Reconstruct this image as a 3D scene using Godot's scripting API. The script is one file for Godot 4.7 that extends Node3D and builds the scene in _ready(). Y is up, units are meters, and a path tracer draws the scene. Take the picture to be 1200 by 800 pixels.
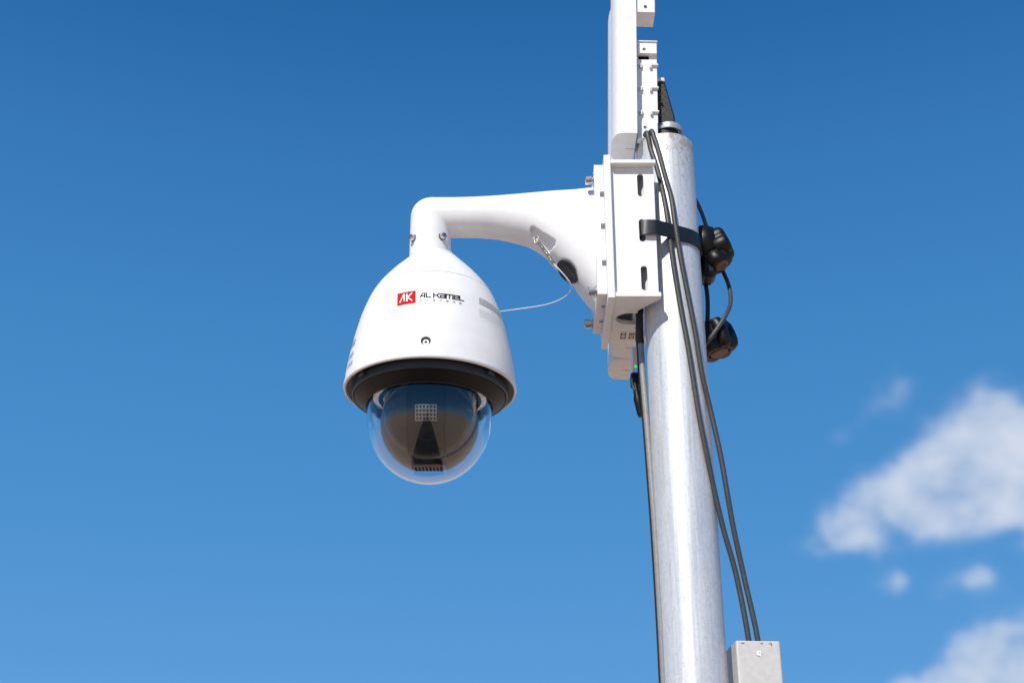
extends Node3D

var M := {}
const PX := 0.2101           # axis of the pole
const PZ := -1.5850
const CX := -0.1041          # axis of the dome camera
const AZ := -1.6             # depth of both axes


# ---------------------------------------------------------------- shapes
class Soup:
	var v := PackedVector3Array()
	var uv := PackedVector2Array()

	func tri(a: Vector3, b: Vector3, c: Vector3, ua := Vector2.ZERO, ub := Vector2.ZERO, uc := Vector2.ZERO) -> void:
		v.append(a); v.append(b); v.append(c)
		uv.append(ua); uv.append(ub); uv.append(uc)

	func flip_from(i0: int) -> void:
		for i in range(i0, v.size(), 3):
			var t := v[i + 1]; v[i + 1] = v[i + 2]; v[i + 2] = t
			var u := uv[i + 1]; uv[i + 1] = uv[i + 2]; uv[i + 2] = u

	func outward_from(i0: int) -> void:
		var c := Vector3.ZERO
		for i in range(i0, v.size()):
			c += v[i]
		c /= maxf(1.0, v.size() - i0)
		var vol := 0.0
		for i in range(i0, v.size(), 3):
			vol += (v[i] - c).dot((v[i + 1] - c).cross(v[i + 2] - c))
		if vol < 0.0:
			flip_from(i0)

	func move(t: Transform3D) -> Soup:
		for i in v.size():
			v[i] = t * v[i]
		return self

	func loft(rings: Array, cap0 := true, cap1 := true, along := PackedFloat32Array()) -> Soup:
		var i0 := v.size()
		var n: int = rings[0].size()
		for k in rings.size() - 1:
			var a: PackedVector3Array = rings[k]
			var b: PackedVector3Array = rings[k + 1]
			var va: float = along[k] if along.size() else float(k)
			var vb: float = along[k + 1] if along.size() else float(k + 1)
			for j in n:
				var j2 := (j + 1) % n
				var u0 := float(j) / n
				var u1 := float(j + 1) / n
				tri(a[j], a[j2], b[j2], Vector2(u0, va), Vector2(u1, va), Vector2(u1, vb))
				tri(a[j], b[j2], b[j], Vector2(u0, va), Vector2(u1, vb), Vector2(u0, vb))
		if cap0:
			fan(rings[0], true)
		if cap1:
			fan(rings[-1], false)
		outward_from(i0)
		return self

	func fan(r: PackedVector3Array, back: bool) -> void:
		var m := Vector3.ZERO
		for p in r:
			m += p
		m /= r.size()
		for j in r.size():
			var j2 := (j + 1) % r.size()
			if back:
				tri(m, r[j2], r[j])
			else:
				tri(m, r[j], r[j2])

	# profile of (radius, height) turned round an axis through o
	func lathe(prof: PackedVector2Array, seg: int, o := Vector3.ZERO, axis := Vector3.UP, closed := false) -> Soup:
		var b := frame(axis)
		var rings := []
		var along := PackedFloat32Array()
		var s := 0.0
		for k in prof.size():
			var ring := PackedVector3Array()
			for j in seg:
				var a := TAU * j / seg
				ring.append(o + (b.x * cos(a) + b.z * sin(a)) * prof[k].x + b.y * prof[k].y)
			rings.append(ring)
			if k > 0:
				s += prof[k].distance_to(prof[k - 1])
			along.append(s)
		if closed:
			rings.append(rings[0]); along.append(s + prof[-1].distance_to(prof[0]))
		return loft(rings, not closed and prof[0].x > 0.0, not closed and prof[-1].x > 0.0, along)

	static func frame(axis: Vector3) -> Basis:
		var y := axis.normalized()
		var x := y.cross(Vector3.FORWARD if absf(y.z) < 0.9 else Vector3.RIGHT).normalized()
		return Basis(x, y, x.cross(y))

	func box(c: Vector3, size: Vector3, bev := 0.001) -> Soup:
		var h := size / 2.0
		var b := minf(bev, minf(h.x, minf(h.y, h.z)) * 0.95)
		var rings := []
		for k in [[-h.y, b], [-h.y + b, 0.0], [h.y - b, 0.0], [h.y, b]]:
			var e: float = k[1]
			var x := h.x - e
			var z := h.z - e
			var q := b if e == 0.0 else 0.0
			rings.append(PackedVector3Array([c + Vector3(x, k[0], z - q), c + Vector3(x - q, k[0], z), c + Vector3(-x + q, k[0], z), c + Vector3(-x, k[0], z - q),
				c + Vector3(-x, k[0], -z + q), c + Vector3(-x + q, k[0], -z), c + Vector3(x - q, k[0], -z), c + Vector3(x, k[0], -z + q)]))
		return loft(rings)

	# outline in the plane (bx, bz) at o, pushed along by to depth, its edges chamfered
	func prism(poly: PackedVector2Array, o: Vector3, bx: Vector3, bz: Vector3, along: Vector3, bev := 0.001) -> Soup:
		var i0 := v.size()
		var len := along.length()
		var n := along / len
		var p := poly.duplicate()
		if Geometry2D.is_polygon_clockwise(p):
			p.reverse()
		var inner := PackedVector2Array()
		for i in p.size():
			var d0 := (p[i] - p[i - 1]).normalized()
			var d1 := (p[(i + 1) % p.size()] - p[i]).normalized()
			var m := (Vector2(-d0.y, d0.x) + Vector2(-d1.y, d1.x))
			m = m / maxf(0.4, m.length_squared()) * 2.0
			inner.append(p[i] + m * bev)
		var rings := []
		for k in [[0.0, true], [bev, false], [len - bev, false], [len, true]]:
			var ring := PackedVector3Array()
			for q in (inner if k[1] else p):
				ring.append(o + bx * q.x + bz * q.y + n * k[0])
			rings.append(ring)
		loft(rings, false, false)
		var ids := Geometry2D.triangulate_polygon(inner)
		var up := bx.cross(bz).dot(n) > 0.0
		for i in range(0, ids.size(), 3):
			var area := (inner[ids[i + 1]] - inner[ids[i]]).cross(inner[ids[i + 2]] - inner[ids[i]])
			var ccw := (area > 0.0) == up
			var e: PackedVector3Array = rings[3]
			var f: PackedVector3Array = rings[0]
			if ccw:
				tri(e[ids[i]], e[ids[i + 1]], e[ids[i + 2]]); tri(f[ids[i]], f[ids[i + 2]], f[ids[i + 1]])
			else:
				tri(e[ids[i]], e[ids[i + 2]], e[ids[i + 1]]); tri(f[ids[i]], f[ids[i + 1]], f[ids[i + 2]])
		return self

	func tube(pts: PackedVector3Array, r: float, n := 10, ends := true) -> Soup:
		var rings := []
		var t := (pts[1] - pts[0]).normalized()
		var b := frame(t)
		var x := b.x
		var along := PackedFloat32Array()
		var s := 0.0
		for k in pts.size():
			var d := (pts[mini(k + 1, pts.size() - 1)] - pts[maxi(k - 1, 0)]).normalized()
			x = (x - d * x.dot(d)).normalized()
			var y := d.cross(x)
			var ring := PackedVector3Array()
			for j in n:
				var a := TAU * j / n
				ring.append(pts[k] + (x * cos(a) + y * sin(a)) * r)
			rings.append(ring)
			if k > 0:
				s += pts[k].distance_to(pts[k - 1])
			along.append(s)
		return loft(rings, ends, ends, along)

	# flat strokes of print laid on a surface: at(Vector2, lift) gives the point
	func strokes(lines: Array, width: float, at: Callable, lift := 0.00025, step := 0.0012) -> Soup:
		for li in lines.size():
			var src: PackedVector2Array = lines[li]
			var line := PackedVector2Array([src[0]])
			for i in src.size() - 1:
				var m := maxi(1, int(src[i].distance_to(src[i + 1]) / step))
				for k in m:
					line.append(src[i].lerp(src[i + 1], float(k + 1) / m))
			var l: float = lift + li * 0.00002
			var left := PackedVector3Array()
			var right := PackedVector3Array()
			for i in line.size():
				var d0 := (line[i] - line[maxi(i - 1, 0)]).normalized()
				var d1 := (line[mini(i + 1, line.size() - 1)] - line[i]).normalized()
				if i == 0: d0 = d1
				if i == line.size() - 1: d1 = d0
				var m := Vector2(-d0.y, d0.x) + Vector2(-d1.y, d1.x)
				m = m / maxf(0.6, m.length_squared()) * 2.0 * width / 2.0
				var q := line[i]
				if i == 0: q -= d1 * width * 0.5
				if i == line.size() - 1: q += d0 * width * 0.5
				left.append(at.call(q + m, l)); right.append(at.call(q - m, l))
			for i in left.size() - 1:
				tri(left[i], right[i], right[i + 1]); tri(left[i], right[i + 1], left[i + 1])
		return self

	func patch(r: Rect2, nx: int, ny: int, at: Callable, lift: float, turn := 0.0) -> Soup:
		var c := r.get_center()
		var g := []
		for j in ny + 1:
			var row := PackedVector3Array()
			for i in nx + 1:
				var q := r.position + r.size * Vector2(float(i) / nx, float(j) / ny)
				row.append(at.call(c + (q - c).rotated(turn), lift))
			g.append(row)
		for j in ny:
			for i in nx:
				tri(g[j][i], g[j][i + 1], g[j + 1][i + 1]); tri(g[j][i], g[j + 1][i + 1], g[j + 1][i])
		return self

	func mesh(off: Vector3, angle := 38.0) -> ArrayMesh:
		var nf := v.size() / 3
		var fn := PackedVector3Array()
		fn.resize(nf)
		var at := {}
		for f in nf:
			fn[f] = (v[f * 3 + 1] - v[f * 3]).cross(v[f * 3 + 2] - v[f * 3])
			if fn[f].length_squared() < 1e-24:
				continue
			for k in 3:
				var key := Vector3i((v[f * 3 + k] * 40000.0).round())
				if not at.has(key):
					at[key] = []
				at[key].append(f)
		var lim := cos(deg_to_rad(angle))
		var pos := PackedVector3Array()
		var nor := PackedVector3Array()
		var uvs := PackedVector2Array()
		for f in nf:
			if fn[f].length_squared() < 1e-24:
				continue
			var n0 := fn[f].normalized()
			for k in [0, 2, 1]:
				var p := v[f * 3 + k]
				var s := Vector3.ZERO
				for g in at[Vector3i((p * 40000.0).round())]:
					if fn[g].normalized().dot(n0) > lim:
						s += fn[g]
				pos.append(p - off); nor.append(s.normalized()); uvs.append(uv[f * 3 + k])
		var arr := []
		arr.resize(Mesh.ARRAY_MAX)
		arr[Mesh.ARRAY_VERTEX] = pos
		arr[Mesh.ARRAY_NORMAL] = nor
		arr[Mesh.ARRAY_TEX_UV] = uvs
		var m := ArrayMesh.new()
		m.add_surface_from_arrays(Mesh.PRIMITIVE_TRIANGLES, arr)
		return m


func curve(p: Array, per := 8) -> PackedVector3Array:
	var out := PackedVector3Array()
	for i in p.size() - 1:
		var a: Vector3 = p[maxi(i - 1, 0)]
		var b: Vector3 = p[i]
		var c: Vector3 = p[i + 1]
		var d: Vector3 = p[mini(i + 2, p.size() - 1)]
		for k in per:
			out.append(b.cubic_interpolate(c, a, d, float(k) / per))
	out.append(p[-1])
	return out


func table(t: Array, x: float) -> float:
	if x <= t[0][0]:
		return t[0][1]
	for i in t.size() - 1:
		if x <= t[i + 1][0]:
			var w: float = (x - t[i][0]) / (t[i + 1][0] - t[i][0])
			var a: float = t[maxi(i - 1, 0)][1]
			var d: float = t[mini(i + 2, t.size() - 1)][1]
			return cubic_interpolate_in_time(t[i][1], t[i + 1][1], a, d, w, t[i + 1][0] - t[i][0], t[maxi(i - 1, 0)][0] - t[i][0] if i > 0 else t[i][0] - t[i + 1][0], t[mini(i + 2, t.size() - 1)][0] - t[i][0] if i + 2 < t.size() else (t[i + 1][0] - t[i][0]) * 2.0)
	return t[-1][1]


# the surface of a distance field, as surface nets
func nets(s: Soup, f: Callable, lo: Vector3, hi: Vector3, cell: float) -> void:
	var n := Vector3i(((hi - lo) / cell).ceil()) + Vector3i.ONE
	var d := PackedFloat32Array()
	d.resize(n.x * n.y * n.z)
	d.fill(1.0)
	var bs := 6
	for bx in range(0, n.x, bs):
		for by in range(0, n.y, bs):
			for bz in range(0, n.z, bs):
				var mid := lo + (Vector3(bx, by, bz) + Vector3.ONE * (bs - 1) * 0.5) * cell
				var dm: float = f.call(mid)
				var skip := absf(dm) > bs * cell * 1.9
				for x in range(bx, mini(bx + bs, n.x)):
					for y in range(by, mini(by + bs, n.y)):
						for z in range(bz, mini(bz + bs, n.z)):
							d[(x * n.y + y) * n.z + z] = dm if skip else f.call(lo + Vector3(x, y, z) * cell)
	var at := {}
	var offs := [Vector3i(0, 0, 0), Vector3i(1, 0, 0), Vector3i(0, 1, 0), Vector3i(1, 1, 0), Vector3i(0, 0, 1), Vector3i(1, 0, 1), Vector3i(0, 1, 1), Vector3i(1, 1, 1)]
	var edges := [[0, 1], [2, 3], [4, 5], [6, 7], [0, 2], [1, 3], [4, 6], [5, 7], [0, 4], [1, 5], [2, 6], [3, 7]]
	var val := PackedFloat32Array()
	val.resize(8)
	for x in n.x - 1:
		for y in n.y - 1:
			for z in n.z - 1:
				var neg := 0
				for k in 8:
					var o: Vector3i = offs[k]
					val[k] = d[((x + o.x) * n.y + y + o.y) * n.z + z + o.z]
					if val[k] < 0.0:
						neg += 1
				if neg == 0 or neg == 8:
					continue
				var p := Vector3.ZERO
				var m := 0
				for e in edges:
					var a := val[e[0]]
					var b := val[e[1]]
					if (a < 0.0) != (b < 0.0):
						p += Vector3(offs[e[0]]).lerp(Vector3(offs[e[1]]), a / (a - b))
						m += 1
				at[Vector3i(x, y, z)] = lo + (Vector3(x, y, z) + p / m) * cell
	for key in at:
		var c: Vector3i = key
		var d0 := d[(c.x * n.y + c.y) * n.z + c.z]
		for ax in 3:
			var e := Vector3i.ZERO
			e[ax] = 1
			var c1 := c + e
			var d1 := d[(c1.x * n.y + c1.y) * n.z + c1.z]
			if (d0 < 0.0) == (d1 < 0.0):
				continue
			var u := Vector3i.ZERO
			var w := Vector3i.ZERO
			u[(ax + 1) % 3] = 1
			w[(ax + 2) % 3] = 1
			if not (at.has(c - u) and at.has(c - w) and at.has(c - u - w)):
				continue
			var q := [at[c - u - w], at[c - w], at[c], at[c - u]]
			if d0 < 0.0:
				s.tri(q[0], q[1], q[2]); s.tri(q[0], q[2], q[3])
			else:
				s.tri(q[0], q[2], q[1]); s.tri(q[0], q[3], q[2])


# ---------------------------------------------------------------- objects
func numbered(called: String, under: Node) -> String:
	if not under.has_node(called):
		return called
	var i := 1
	while under.has_node("%s_%03d" % [called, i]):
		i += 1
	return "%s_%03d" % [called, i]


func thing(called: String, label: String, category: String, at := Vector3.ZERO, group := "") -> Node3D:
	var o := Node3D.new()
	o.name = numbered(called, self)
	add_child(o, true)
	o.position = at
	o.set_meta("label", label)
	o.set_meta("category", category)
	if group:
		o.set_meta("group", group)
	return o


func origin(n: Node3D) -> Vector3:
	var p := Vector3.ZERO
	var k: Node = n
	while k != self and k is Node3D:
		p += k.position
		k = k.get_parent()
	return p


# shapes are given in the world's axes; those of a leaning thing in its own
func part(called: String, s: Soup, m: Material, parent: Node3D, own_axes := false, angle := 38.0) -> MeshInstance3D:
	var o := MeshInstance3D.new()
	o.name = numbered(called, parent)
	o.mesh = s.mesh(Vector3.ZERO if own_axes else origin(parent), angle)
	o.material_override = m
	parent.add_child(o, true)
	return o


func single(called: String, s: Soup, m: Material, label: String, category: String, base: Vector3, group := "", angle := 38.0) -> MeshInstance3D:
	var o := MeshInstance3D.new()
	o.name = numbered(called, self)
	o.mesh = s.mesh(base, angle)
	o.position = base
	o.material_override = m
	o.set_meta("label", label)
	o.set_meta("category", category)
	if group:
		o.set_meta("group", group)
	add_child(o, true)
	return o


# a plate from an outline in its plane, with holes cut through it
func cut_plate(called: String, outline: PackedVector2Array, holes: Array, xf: Transform3D, depth: float, m: Material, parent: Node3D) -> CSGPolygon3D:
	var o := CSGPolygon3D.new()
	o.name = numbered(called, parent)
	o.polygon = outline
	o.mode = CSGPolygon3D.MODE_DEPTH
	o.depth = depth
	o.material = m
	o.material_override = m
	parent.add_child(o, true)
	o.transform = Transform3D(xf.basis, xf.origin - origin(parent))
	for h in holes:
		var c := CSGPolygon3D.new()
		c.name = numbered("hole", o)
		c.polygon = h
		c.depth = depth + 0.01
		c.position = Vector3(0, 0, 0.005)
		c.operation = CSGShape3D.OPERATION_SUBTRACTION
		c.material = m
		o.add_child(c, true)
	return o


func slot_outline(c: Vector2, w: float, h: float, n := 10) -> PackedVector2Array:
	var p := PackedVector2Array()
	var r := minf(w, h) / 2.0
	var e := Vector2(maxf(0.0, w / 2.0 - r), maxf(0.0, h / 2.0 - r))
	for q in [[1, 1, 0], [-1, 1, 1], [-1, -1, 2], [1, -1, 3]]:
		for k in n + 1:
			var a: float = (q[2] + float(k) / n) * PI / 2.0
			var pt := c + Vector2(q[0] * e.x, q[1] * e.y) + Vector2(cos(a), sin(a)) * r
			if p.is_empty() or p[-1].distance_to(pt) > 1e-6:
				p.append(pt)
	if p[0].distance_to(p[-1]) < 1e-6:
		p.remove_at(p.size() - 1)
	return p


# ---------------------------------------------------------------- materials
func paint(lin: Color, rough: float, metal := 0.0) -> StandardMaterial3D:
	var m := StandardMaterial3D.new()
	m.albedo_color = lin.linear_to_srgb()
	m.roughness = rough
	m.metallic = metal
	return m


func cloudy(m: StandardMaterial3D, a: Color, b: Color, scale: float, sd: int, freq := 0.012) -> StandardMaterial3D:
	var n := FastNoiseLite.new()
	n.seed = sd
	n.frequency = freq
	n.fractal_octaves = 5
	var t := NoiseTexture2D.new()
	t.width = 512; t.height = 512
	t.seamless = true
	t.noise = n
	var g := Gradient.new()
	g.set_color(0, a.linear_to_srgb())
	g.set_color(1, b.linear_to_srgb())
	t.color_ramp = g
	m.albedo_color = Color.WHITE
	m.albedo_texture = t
	m.uv1_triplanar = true
	m.uv1_scale = Vector3.ONE * scale
	return m


func rough_relief(m: StandardMaterial3D, sd: int, scale: float, strength: float, freq := 0.05) -> StandardMaterial3D:
	var n := FastNoiseLite.new()
	n.seed = sd
	n.frequency = freq
	n.fractal_octaves = 3
	var t := NoiseTexture2D.new()
	t.width = 512; t.height = 512
	t.seamless = true
	t.noise = n
	t.as_normal_map = true
	t.bump_strength = 4.0
	m.normal_enabled = true
	m.normal_texture = t
	m.normal_scale = strength
	m.uv1_triplanar = true
	if m.albedo_texture == null:
		m.uv1_scale = Vector3.ONE * scale
	return m


# galvanised steel: mottled spangle, streaks that run down, pits and a rusty top edge (v in metres / 0.9 up from the height 1.8)
func zinc_texture() -> Array:
	var w := 512
	var h := 1024
	var im := Image.create(w, h, false, Image.FORMAT_RGB8)
	var rm := Image.create(w, h, false, Image.FORMAT_RGB8)
	var a := FastNoiseLite.new(); a.seed = 3; a.frequency = 1.0; a.fractal_octaves = 4
	var b := FastNoiseLite.new(); b.seed = 9; b.frequency = 1.0; b.fractal_octaves = 3
	var c := FastNoiseLite.new(); c.seed = 21; c.frequency = 1.0; c.noise_type = FastNoiseLite.TYPE_CELLULAR
	for x in w:
		var ang := TAU * x / w
		var cx := cos(ang)
		var sx := sin(ang)
		for y in h:
			var up := 0.9 * y / h                        # metres above 1.8
			var spot := a.get_noise_3d(cx * 4.0, sx * 4.0, up * 60.0)
			var streak := b.get_noise_3d(cx * 9.0, sx * 9.0, up * 7.0)
			var fine := a.get_noise_3d(cx * 16.0 + 7.0, sx * 16.0, up * 260.0)
			var flake := c.get_noise_3d(cx * 8.0, sx * 8.0, up * 190.0)
			var k := 0.73 + 0.11 * spot + 0.09 * streak + 0.07 * fine + 0.12 * flake
			var col := Color(k * 0.975, k, k * 1.025)
			if fine > 0.36 and spot > 0.0:              # grey scuffs and pits
				col = col.lerp(Color(0.24, 0.24, 0.24), clampf((fine - 0.36) * 5.0, 0.0, 0.7))
			var near_top := clampf((up - 0.735) / 0.095, 0.0, 1.0)
			var stain := clampf(near_top * 1.0 + 1.1 * spot + 0.8 * fine + 0.5 * streak - 0.72, 0.0, 0.7)
			# the rust runs down one side of the mouth
			stain *= clampf(0.2 + 1.5 * pow(maxf(0.0, cos(ang - 0.5)), 3.0), 0.0, 1.0)
			col = col.lerp(Color(0.30, 0.205, 0.13), stain)
			var low := clampf(spot * 1.6 + streak - 0.58, 0.0, 0.45) * (1.0 - near_top)
			col = col.lerp(Color(0.55, 0.49, 0.41), low)
			im.set_pixel(x, y, col.clamp().linear_to_srgb())
			var r := clampf(0.47 - 0.10 * spot + 0.12 * streak + 0.3 * stain, 0.2, 0.9)
			rm.set_pixel(x, y, Color(r, r, r))
	return [ImageTexture.create_from_image(im), ImageTexture.create_from_image(rm)]


func sky_texture() -> ImageTexture:
	var w := 2048
	var h := 1024
	var data := PackedFloat32Array()
	data.resize(w * h * 3)
	# az, elevation, radius in degrees, thickness of the puffs of cloud to the right of the pole
	var puffs := [[12.9, 16.3, 0.88, 0.64], [14.0, 16.6, 1.25, 0.72], [15.3, 17.1, 1.55, 0.77], [16.8, 17.8, 1.36, 1.00], [18.2, 18.5, 1.65, 1.00], [19.9, 19.2, 1.86, 1.00], [21.5, 19.4, 1.97, 1.00], [20.7, 20.9, 0.93, 0.80], [21.6, 17.2, 1.50, 1.00], [19.8, 17.2, 1.15, 0.90], [18.0, 17.0, 0.93, 0.80], [23.0, 18.5, 2.69, 1.00],
		[16.5, 21.9, 1.12, 0.34], [17.2, 22.6, 0.74, 0.25], [15.0, 21.0, 1.03, 0.28], [14.3, 20.6, 0.65, 0.20], [15.7, 14.4, 0.68, 0.52], [16.2, 14.5, 0.45, 0.38], [17.8, 14.0, 0.62, 0.38], [18.7, 14.3, 0.71, 0.52], [19.5, 14.4, 0.59, 0.45],
		[19.4, 11.2, 1.07, 1.00], [20.5, 11.2, 1.43, 1.00], [18.2, 10.8, 1.00, 1.00], [17.0, 10.5, 0.86, 0.90], [15.8, 10.4, 0.79, 0.80], [19.2, 9.9, 1.79, 1.00], [21.7, 10.8, 2.15, 1.00], [14.6, 27.5, 0.43, 0.22]]
	var f := FastNoiseLite.new(); f.seed = 5; f.frequency = 1.0; f.fractal_octaves = 4; f.fractal_gain = 0.42
	var g := FastNoiseLite.new(); g.seed = 17; g.frequency = 1.0; g.fractal_octaves = 3
	var stops := [[-90.0, Color(0.62, 0.74, 0.86)], [0.0, Color(0.62, 0.78, 0.92)], [6.0, Color(0.46, 0.69, 0.89)], [11.0, Color(0.36, 0.61, 0.848)], [18.0, Color(0.30, 0.565, 0.81)],
		[25.0, Color(0.262, 0.525, 0.77)], [32.0, Color(0.215, 0.47, 0.72)], [39.0, Color(0.157, 0.402, 0.652)], [55.0, Color(0.13, 0.36, 0.60)], [90.0, Color(0.11, 0.31, 0.53)]]
	var white := Color(0.88, 0.90, 0.945).srgb_to_linear()
	var grey := Color(0.76, 0.81, 0.89).srgb_to_linear()
	for y in h:
		var el := 90.0 - (y + 0.5) / h * 180.0
		var base := Color.BLACK
		for i in stops.size() - 1:
			if el >= stops[i][0]:
				base = stops[i][1].lerp(stops[i + 1][1], clampf((el - stops[i][0]) / (stops[i + 1][0] - stops[i][0]), 0.0, 1.0))
		base = base.srgb_to_linear()
		var ce := cos(deg_to_rad(el))
		var se := sin(deg_to_rad(el))
		for x in w:
			var col := base
			if el > -1.0 and el < 60.0:
				var az := wrapf((x + 0.5) / w * 360.0, -180.0, 180.0)
				var dir := Vector3(sin(deg_to_rad(az)) * ce, se, -cos(deg_to_rad(az)) * ce)
				var thick := 0.0
				if az > 8.0 and az < 32.0 and el < 32.0:
					for p in puffs:
						var dx: float = (az - p[0]) * ce / p[2]
						var dy: float = (el - p[1]) / p[2]
						var q := dx * dx + dy * dy
						if q < 9.0:
							thick += p[3] * exp(-q)
				elif el > 2.0:
					# scattered fair-weather clouds all round, thinning overhead and to the left of the pole
					var cover := g.get_noise_3dv(dir * Vector3(2.3, 5.0, 2.3))
					thick = clampf((cover - 0.16 - el / 140.0) * 4.0, 0.0, 1.2) * clampf((absf(az + 6.0) - 20.0) / 12.0, 0.0, 1.0)
				if thick > 0.02:
					var n := f.get_noise_3dv(dir * Vector3(17.0, 26.0, 17.0)) + 0.22 * f.get_noise_3dv(dir * 70.0)
					var body := maxf(0.0, thick * 1.0 * (1.0 + 0.75 * n) + 0.24 * n * minf(1.0, thick * 2.5) - 0.10)
					var cov := 0.86 * (1.0 - exp(-0.95 * body)) * smoothstep(0.0, 1.15, body)
					col = base.lerp(white.lerp(grey, clampf(0.5 - 1.1 * n, 0.0, 1.0)), cov)
			var k := (y * w + x) * 3
			data[k] = col.r; data[k + 1] = col.g; data[k + 2] = col.b
	return ImageTexture.create_from_image(Image.create_from_data(w, h, false, Image.FORMAT_RGBF, data.to_byte_array()))


# ---------------------------------------------------------------- camera body
const PROFILE := [[0.0, 0.1094], [0.02, 0.1078], [0.05, 0.1032], [0.08, 0.0971], [0.11, 0.0887], [0.14, 0.0753], [0.165, 0.0563], [0.185, 0.0374], [0.193, 0.0300]]
const RIM := 2.2743

func body_at(q: Vector2, lift: float) -> Vector3:
	# q.x metres round the shell from the point that faces the street, q.y height
	var r := table(PROFILE, q.y - RIM)
	var a := q.x / maxf(r, 0.02)
	var slope := (table(PROFILE, q.y - RIM + 0.002) - table(PROFILE, q.y - RIM - 0.002)) / 0.004
	var n := Vector3(sin(a), -slope, cos(a)).normalized()
	return Vector3(CX, q.y, AZ) + Vector3(sin(a), 0, cos(a)) * r + n * lift


func lettering(rows: Array, at: Vector2, h: float, turn := 0.0) -> Array:
	# rows: [advance in letter heights, strokes of points in letter heights]
	var out := []
	var x := 0.0
	for r in rows:
		for s in r[1]:
			var l := PackedVector2Array()
			for p in s:
				l.append(at + (Vector2(x + p[0], p[1]) * h).rotated(turn))
			out.append(l)
		x += r[0]
	return out


func make_camera() -> void:
	var t := thing("security_camera", "white egg shaped dome security camera with red square logo hanging from the arm", "camera", Vector3(CX, 2.155, AZ))
	# lower shell with an opening for the recessed screw
	var s := Soup.new()
	var seg := 120
	var hs := PackedFloat32Array()
	var rr := PackedFloat32Array()
	for p in [[0.0022, 0.1056], [0.0006, 0.1064], [0.0, 0.1074], [0.0002, 0.1086], [0.001, 0.1096], [0.0025, 0.1101], [0.0055, 0.1099], [0.0062, 0.1090]]:
		hs.append(p[0]); rr.append(p[1])
	var y := 0.008
	while y < 0.1325:
		hs.append(y); rr.append(table(PROFILE, y))
		y += 0.0025
	hs.append(0.1328); rr.append(table(PROFILE, 0.1328))
	hs.append(0.1330); rr.append(table(PROFILE, 0.1330) - 0.0016)
	var ring := func(k: int, j: int) -> Vector3:
		var a := TAU * j / seg
		return Vector3(CX + sin(a) * rr[k], RIM + hs[k], AZ + cos(a) * rr[k])
	# the screw stands at height 2.3031
	var k0 := 8 + int((2.3031 - RIM - 0.008) / 0.0025) - 4
	var hole_lo := [-2, k0 - 1]
	var hole_hi := [2, k0 + 5]
	for k in hs.size() - 1:
		for j in seg:
			var jj := j if j < seg / 2 else j - seg
			if jj >= hole_lo[0] and jj < hole_hi[0] and k >= hole_lo[1] and k < hole_hi[1]:
				continue
			s.tri(ring.call(k, j), ring.call(k, j + 1), ring.call(k + 1, j + 1))
			s.tri(ring.call(k, j), ring.call(k + 1, j + 1), ring.call(k + 1, j))
	var bound := []
	for j in range(hole_lo[0], hole_hi[0]): bound.append([hole_lo[1], j])
	for k in range(hole_lo[1], hole_hi[1]): bound.append([k, hole_hi[0]])
	for j in range(hole_hi[0], hole_lo[0], -1): bound.append([hole_hi[1], j])
	for k in range(hole_hi[1], hole_lo[1], -1): bound.append([k, hole_lo[0]])
	var outer := PackedVector3Array()
	for b in bound:
		outer.append(ring.call(b[0], b[1]))
	var mid := Vector2(0, RIM + (hs[hole_lo[1]] + hs[hole_hi[1]]) / 2.0)
	var rims := [outer]
	for lev in [[0.0068, 0.0], [0.0062, -0.0004], [0.0059, -0.0046]]:
		var loop := PackedVector3Array()
		for p in outer:
			var d := Vector2(p.x - CX, p.y - mid.y).normalized()
			loop.append(body_at(mid + d * lev[0], lev[1]))
		rims.append(loop)
	for i in 3:
		for j in outer.size():
			var j2 := (j + 1) % outer.size()
			s.tri(rims[i][j], rims[i][j2], rims[i + 1][j2]); s.tri(rims[i][j], rims[i + 1][j2], rims[i + 1][j])
	s.fan(rims[3], false)
	var body := part("housing", s, M.white, t)
	s = Soup.new()
	var face := (body_at(mid, 1.0) - body_at(mid, 0.0)).normalized()
	s.lathe(PackedVector2Array([Vector2(0, -0.0002), Vector2(0.0040, -0.0002), Vector2(0.0040, 0.0020), Vector2(0.0034, 0.0026), Vector2(0.0020, 0.0026), Vector2(0.0018, 0.0010), Vector2(0, 0.0010)]), 20, body_at(mid + Vector2(0, -0.0012), -0.0040), face)
	part("recessed_screw", s, M.steel, body)
	# upper shell
	s = Soup.new()
	var prof := PackedVector2Array([Vector2(table(PROFILE, 0.1332) - 0.0020, 0.1330), Vector2(table(PROFILE, 0.1336), 0.1338)])
	for i in range(1, 24):
		var yy := 0.1338 + (0.1895 - 0.1338) * i / 23.0
		prof.append(Vector2(table(PROFILE, yy), yy))
	prof.append(Vector2(0.0322, 0.1908)); prof.append(Vector2(0.0290, 0.1912)); prof.append(Vector2(0.0, 0.1912))
	s.lathe(prof, 96, Vector3(CX, RIM, AZ))
	var cap := part("upper_shell", s, M.white, t)
	# raised stop on the shoulder
	s = Soup.new()
	var tab := []
	for k in [[0.0295, 0.1850], [0.0362, 0.1850], [0.0362, 0.1918], [0.0352, 0.1928], [0.0295, 0.1928]]:
		tab.append(k)
	var rings := []
	for i in 15:
		var a := deg_to_rad(-22.0 + 66.0 * i / 14.0)
		var loop := PackedVector3Array()
		for k in tab:
			loop.append(Vector3(CX + sin(a) * k[0], RIM + k[1] - 0.003, AZ + cos(a) * k[0]))
		rings.append(loop)
	s.loft(rings)
	part("shoulder_stop", s, M.white, cap)
	# print on the shell
	var zf := -0.0255
	s = Soup.new().patch(Rect2(-0.0394, 2.3528, 0.0244, 0.0200), 12, 10, body_at, 0.00015, deg_to_rad(3.0))
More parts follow.
